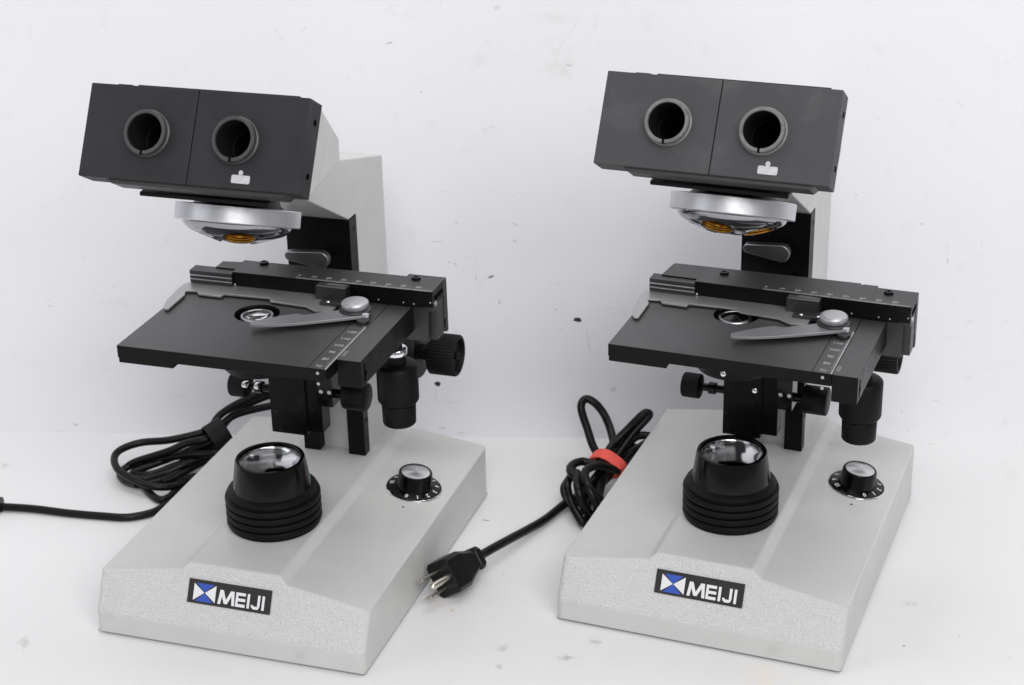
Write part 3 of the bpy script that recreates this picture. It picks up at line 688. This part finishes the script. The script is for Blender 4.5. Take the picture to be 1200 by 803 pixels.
# ------------------------------------------------------------------ table and backdrop wall
MARKS = [(1,494.2,107.5,494.2,107.5,7.1,3.87,0),(1,377.7,49.1,377.7,49.1,5.16,4.52,0),(1,376.1,45.1,375.6,31.0,0.77,0.0,2),(1,379.1,31.0,399.2,32.8,0.77,0.0,2),(1,422.1,143.9,427.0,146.1,1.94,0.0,0),(1,442.8,177.0,446.2,174.1,1.42,0.0,1),(1,441.8,191.5,447.8,188.6,1.03,0.0,1),(1,376.2,175.4,387.2,175.0,0.65,0.0,1),(1,396.7,192.1,399.4,190.0,1.61,0.0,2),(1,430.6,123.8,431.2,120.8,1.94,0.0,1),(1,476.9,116.5,476.9,116.5,2.26,1.94,1),(1,412.2,147.5,412.0,140.8,1.03,0.0,3),(1,501.1,100.0,504.5,78.0,0.9,0.0,3),(1,521.3,45.6,525.5,47.2,1.94,0.0,2),(1,520.5,118.2,520.5,118.2,1.61,1.29,1),(1,471.0,141.8,471.7,138.9,1.03,0.0,2),(1,475.8,139.6,480.0,138.5,0.97,0.0,2),(1,386.0,217.3,391.5,218.7,0.9,0.0,2),(1,442.2,213.0,444.9,213.8,0.97,0.0,2),(1,498.8,358.1,487.3,340.8,0.65,0.0,2),(1,487.3,340.8,476.7,326.2,0.52,0.0,2),(1,486.4,319.9,491.0,319.2,1.55,0.0,1),(1,484.4,317.5,489.6,312.1,0.52,0.0,1),(1,481.2,317.5,484.4,310.8,0.52,0.0,2),(1,373.8,299.3,375.1,298.2,1.42,0.0,1),(1,420.0,267.9,425.4,269.3,1.03,0.0,2),(1,425.4,270.0,431.5,271.3,1.29,0.0,2),(1,348.4,336.8,352.4,338.2,1.29,0.0,2),(1,446.6,329.0,449.9,326.4,0.65,0.0,2),(1,423.3,338.5,429.8,337.8,0.77,0.0,2),(1,504.6,284.3,505.6,284.3,1.29,0.0,2),(1,433.1,364.8,435.7,363.5,1.94,0.0,2),(1,725.1,276.6,725.8,276.3,1.29,0.97,1),(1,712.2,215.4,712.6,214.7,1.94,1.55,1),(1,763.9,191.4,766.0,190.0,1.61,0.0,1),(1,785.6,174.3,786.5,167.1,0.77,0.0,2),(1,786.6,162.1,787.6,157.0,1.29,0.0,1),(1,770.5,292.1,774.5,290.7,0.65,0.0,2),(1,784.8,289.7,790.2,286.3,0.77,0.0,2),(1,805.5,106.4,812.1,108.6,1.29,0.0,2),(1,811.1,178.7,813.8,170.1,0.65,0.0,2),(0,341.1,1343.5,345.6,1341.8,1.94,0.0,4),(0,270.7,1102.4,278.6,1099.8,1.29,0.0,2),(0,259.5,1047.8,260.9,1047.2,1.68,0.0,0),(0,299.6,1058.7,300.3,1056.6,1.68,0.0,1),(1,783.5,36.3,788.9,37.9,1.29,0.0,2),(1,808.1,55.8,814.6,60.4,0.9,0.0,2),(1,759.1,29.1,760.0,26.0,1.61,0.0,2),(1,57.1,123.4,58.5,122.6,0.9,0.0,1),(1,57.2,118.0,59.9,116.9,1.03,0.0,1),(1,112.0,134.3,116.5,135.8,0.97,0.0,2),(1,261.5,352.6,270.3,337.2,0.58,0.0,2),(1,284.7,347.2,287.8,350.5,1.16,0.0,2),(1,349.7,337.5,353.7,338.5,1.29,0.0,4),(1,317.1,310.0,318.5,312.0,0.97,0.0,2),(1,64.9,9.2,68.0,7.2,2.26,0.0,1),(1,50.8,2.1,52.2,1.7,1.03,0.0,1),(0,-374.7,1217.1,-373.8,1215.8,1.55,0.0,1),(0,-346.9,1202.4,-345.9,1201.1,1.29,0.0,2),(0,-26.1,1233.7,-20.8,1232.2,1.68,0.0,0),(0,-11.0,1225.4,-7.8,1224.3,1.29,0.0,1),(0,-7.8,1223.9,-5.8,1223.5,0.9,0.0,2),(0,-47.7,1107.1,-45.2,1103.6,2.58,0.0,4),(0,-6.7,1103.1,-3.7,1102.4,1.03,0.0,2),(0,-23.5,1091.7,-16.4,1100.2,0.52,0.0,2),(0,-11.3,1152.4,-8.9,1151.1,1.29,0.0,4),(0,22.9,1109.7,24.0,1106.3,1.94,0.0,2),(1,433.6,103.4,437.8,104.2,0.65,0.0,2),(1,385.5,126.5,387.5,125.8,1.03,0.0,2),(1,347.5,165.0,347.5,164.3,0.97,0.0,1),(1,360.9,201.5,362.2,200.0,0.97,0.0,2),(1,478.8,97.6,483.7,99.2,0.9,0.0,2),(1,404.0,163.0,406.7,160.1,0.77,0.0,2),(1,395.6,157.1,396.8,154.1,1.29,0.0,1),(1,390.1,157.8,392.1,157.1,1.29,0.0,1),(1,460.7,50.6,463.5,49.8,0.97,0.0,2),(0,-368.3,1189.6,-366.7,1188.3,0.97,0.0,2),(0,-340.0,1066.3,-339.1,1065.2,1.29,0.0,1)]
SMUDGE = [(1,380.5,8.0,6.2,1.9),(1,395.1,3.7,5.0,1.9),(0,-341.5,1078.0,6.2,9.6),(0,-10.6,1055.8,7.5,5.5),(0,30.8,1042.8,11.2,5.5),(0,-14.1,1034.4,3.1,4.1),(0,51.3,1061.7,6.2,5.5),(0,32.0,1044.8,3.8,5.5),(0,-420.0,1344.1,5.0,11.0),(1,434.4,364.2,3.1,2.5),(1,481.2,317.5,20.0,25.0),(0,274.6,1101.1,7.5,5.5),(1,398.1,191.4,2.5,1.9),(1,522.7,45.6,3.8,2.5),(1,481.6,357.3,25.0,7.5)]
def surface(name, axes, base, smudges, seed):
    m = bpy.data.materials.new(name); m.use_nodes = True; nt = m.node_tree; b = nt.nodes['Principled BSDF']
    b.inputs['Roughness'].default_value = 0.5; b.inputs['Specular IOR Level'].default_value = 0.3
    N = nt.nodes.new; Lk = nt.links.new
    tc = N('ShaderNodeTexCoord'); col = None
    def noise(scale, det=5, r=0.6, stretch=(1,1,1)):
        mp_ = N('ShaderNodeMapping'); mp_.inputs['Location'].default_value = (seed,seed*.7,seed*.3); mp_.inputs['Scale'].default_value = stretch
        Lk(tc.outputs['Object'], mp_.inputs['Vector']); n = N('ShaderNodeTexNoise'); n.inputs['Scale'].default_value = scale
        n.inputs['Detail'].default_value = det; n.inputs['Roughness'].default_value = r; Lk(mp_.outputs['Vector'], n.inputs['Vector']); return n
    def ramp(sock, a, c, lo, hi):
        r = N('ShaderNodeMapRange'); r.interpolation_type = 'SMOOTHSTEP'
        for i,v in (('From Min',a),('From Max',c),('To Min',lo),('To Max',hi)): r.inputs[i].default_value = v
        Lk(sock, r.inputs['Value']); return r.outputs['Result']
    cur = None
    def mix(fac, color):
        nonlocal cur
        x = N('ShaderNodeMix'); x.data_type = 'RGBA'
        if cur is None: x.inputs['A'].default_value = (*base,1)
        else: Lk(cur, x.inputs['A'])
        x.inputs['B'].default_value = (*color,1); Lk(fac, x.inputs['Factor']); cur = x.outputs['Result']
    mix(ramp(noise(7).outputs['Fac'], .42, .72, 0, .22), tuple(c*.93 for c in base))              # broad unevenness of the paint
    mix(ramp(noise(38, 6, .7, (1,.5,1)).outputs['Fac'], .56, .80, 0, .45), (0.66,0.65,0.635))     # rubbed-in grime
    mix(ramp(noise(190, 3, .6, (1,.35,1)).outputs['Fac'], .67, .80, 0, .32), (0.58,0.51,0.50))   # scuffs
    mix(ramp(noise(420, 2, .5).outputs['Fac'], .79, .83, 0, .35), (0.40,0.33,0.32))             # specks
    warp = noise(160, 4, .65)
    for (p,q,a,c,color,st) in smudges:
        mp_ = N('ShaderNodeMapping'); mp_.vector_type = 'POINT'
        sc = [0,0,0]; sc[0] = 1/(a*S); sc[axes] = 1/(c*S); lo = [0,0,0]; lo[0] = -p/a; lo[axes] = -q/c
        mp_.inputs['Scale'].default_value = sc; mp_.inputs['Location'].default_value = lo
        Lk(tc.outputs['Object'], mp_.inputs['Vector'])
        ln = N('ShaderNodeVectorMath'); ln.operation = 'LENGTH'; Lk(mp_.outputs['Vector'], ln.inputs[0])
        ad = N('ShaderNodeMath'); ad.operation = 'MULTIPLY_ADD'; Lk(warp.outputs['Fac'], ad.inputs[0]); ad.inputs[1].default_value = 2.4; Lk(ln.outputs['Value'], ad.inputs[2])
        mix(ramp(ad.outputs[0], 1.1, 2.1, st, 0), color)
    Lk(cur, b.inputs['Base Color'])
    bp = N('ShaderNodeBump'); bp.inputs['Strength'].default_value = 0.25; bp.inputs['Distance'].default_value = 0.0006
    Lk(noise(60, 5, .6).outputs['Fac'], bp.inputs['Height']); Lk(bp.outputs['Normal'], b.inputs['Normal'])
    return m
g = (0.40,0.39,0.38)
tab_sm = [(x,y,a,c,g,.55) for w,x,y,a,c in SMUDGE if not w] + [(160,1012,17,26,(0.78,0.66,0.54),.45),(176,1000,26,12,(0.78,0.68,0.58),.35)]
wall_sm = [(x,z,a,c,(g if a < 15 else (0.72,0.71,0.66)),(.5 if a < 15 else .45)) for w,x,z,a,c in SMUDGE if w]
M['table'] = surface('white_painted_top', 1, (0.73,0.725,0.73), tab_sm, 3.1)
M['wall'] = surface('white_painted_wall', 2, (0.815,0.812,0.85), wall_sm, 9.4)
SLOT = ['spot','dark','grey1','grey2','bluish','tan']
SLOT_OLD = ['dark','grey1','grey2','bluish','tan']
def mark(mb, p0, p1, w, hgt, mi, fn):
    (x0,y0),(x1,y1) = p0,p1; d = Vector((x1-x0,y1-y0)); l = d.length
    if l < 1e-6: d = Vector((1,0)); l = 0.0
    d.normalize(); n = Vector((-d.y,d.x)); pts = []
    if hgt > 0: hl, hw = w/2, hgt/2
    else: hl, hw = l/2 + w*.25, w/2
    cx_,cy_ = (x0+x1)/2,(y0+y1)/2; K = 12
    for i in range(K):
        a = 2*PI*i/K; r = random.uniform(.72,1.1)
        q = Vector((cx_,cy_)) + d*hl*math.copysign(abs(math.cos(a))**.7, math.cos(a))*r + n*hw*math.sin(a)*r
        pts.append(fn(q.x,q.y))
    mb.quad(pts, 1 if (mi == 0 and hgt > 3) else mi+2)
t = MB(); t.box(-1500,1500,-200,1500,-30,0)
for (w,x0,y0,x1,y1,wd,hg,c) in MARKS:
    if not w: mark(t, (x0,y0), (x1,y1), wd, hg, c, lambda p,q: (p,q,0.06))
o = t.build('tabletop', ['table']+SLOT, weld=False); o['kind'] = 'structure'
t = MB(); t.box(-1300,2100,0,40,-25,1500)
for (w,x0,y0,x1,y1,wd,hg,c) in MARKS:
    if w: mark(t, (x0,y0), (x1,y1), wd, hg, c, lambda p,q: (p,-0.06,q))
o = t.build('wall', ['wall']+SLOT, weld=False); o['kind'] = 'structure'
o.location = (-439.1*S,1404.6*S,0); o.rotation_euler = (0,0,math.atan2(-0.07188344,0.99741304))

# ------------------------------------------------------------------ light, camera, render settings
w = bpy.data.worlds.new('World'); bpy.context.scene.world = w; w.use_nodes = True
bg = w.node_tree.nodes['Background']; bg.inputs['Color'].default_value = (0.95,0.97,1.0,1); bg.inputs['Strength'].default_value = 0.30
def area(name, loc, target, sx, sy, power, color):
    l = bpy.data.lights.new(name, 'AREA'); l.shape = 'RECTANGLE'; l.size = sx; l.size_y = sy; l.energy = power; l.color = color
    o = bpy.data.objects.new(name, l); C.objects.link(o); o.location = loc
    o.rotation_euler = (Vector(target)-Vector(loc)).to_track_quat('-Z','Y').to_euler()
    return o
area('ceiling_lamp', (0.40,-0.75,1.70), (0,1.2,0.15), 2.0, 1.5, 47, (1.0,0.99,0.98))
area('overhead_lamp', (0.0,1.14,1.60), (0.0,1.10,0.0), 1.7, 0.35, 8.5, (1.0,0.99,0.97))
area('window_light', (-2.0,0.3,1.1), (0,1.15,0.15), 1.2, 1.3, 7, (0.93,0.96,1.0))

cam = bpy.data.cameras.new('camera'); co = bpy.data.objects.new('camera', cam); C.objects.link(co)
cam.sensor_width = 36; cam.lens = 2147.18/1200*36; cam.clip_start = 0.01; cam.clip_end = 50
pa, ro = math.radians(23.87), math.radians(-1.32)
fw = Vector((0,math.cos(pa),-math.sin(pa))); up = Vector((0,math.sin(pa),math.cos(pa))); rt = Vector((1,0,0))
rt2 = math.cos(ro)*rt + math.sin(ro)*up; up2 = -math.sin(ro)*rt + math.cos(ro)*up
co.matrix_world = Matrix(((rt2.x,up2.x,-fw.x,0),(rt2.y,up2.y,-fw.y,0),(rt2.z,up2.z,-fw.z,694.54*S),(0,0,0,1)))
cam.dof.use_dof = True; cam.dof.focus_distance = 1.09; cam.dof.aperture_fstop = 18
sc = bpy.context.scene; sc.camera = co
sc.view_settings.view_transform = 'Standard'; sc.view_settings.look = 'None'; sc.view_settings.exposure = 0; sc.view_settings.gamma = 1
sc.cycles.max_bounces = 10; sc.cycles.transmission_bounces = 8; sc.cycles.use_denoising = True
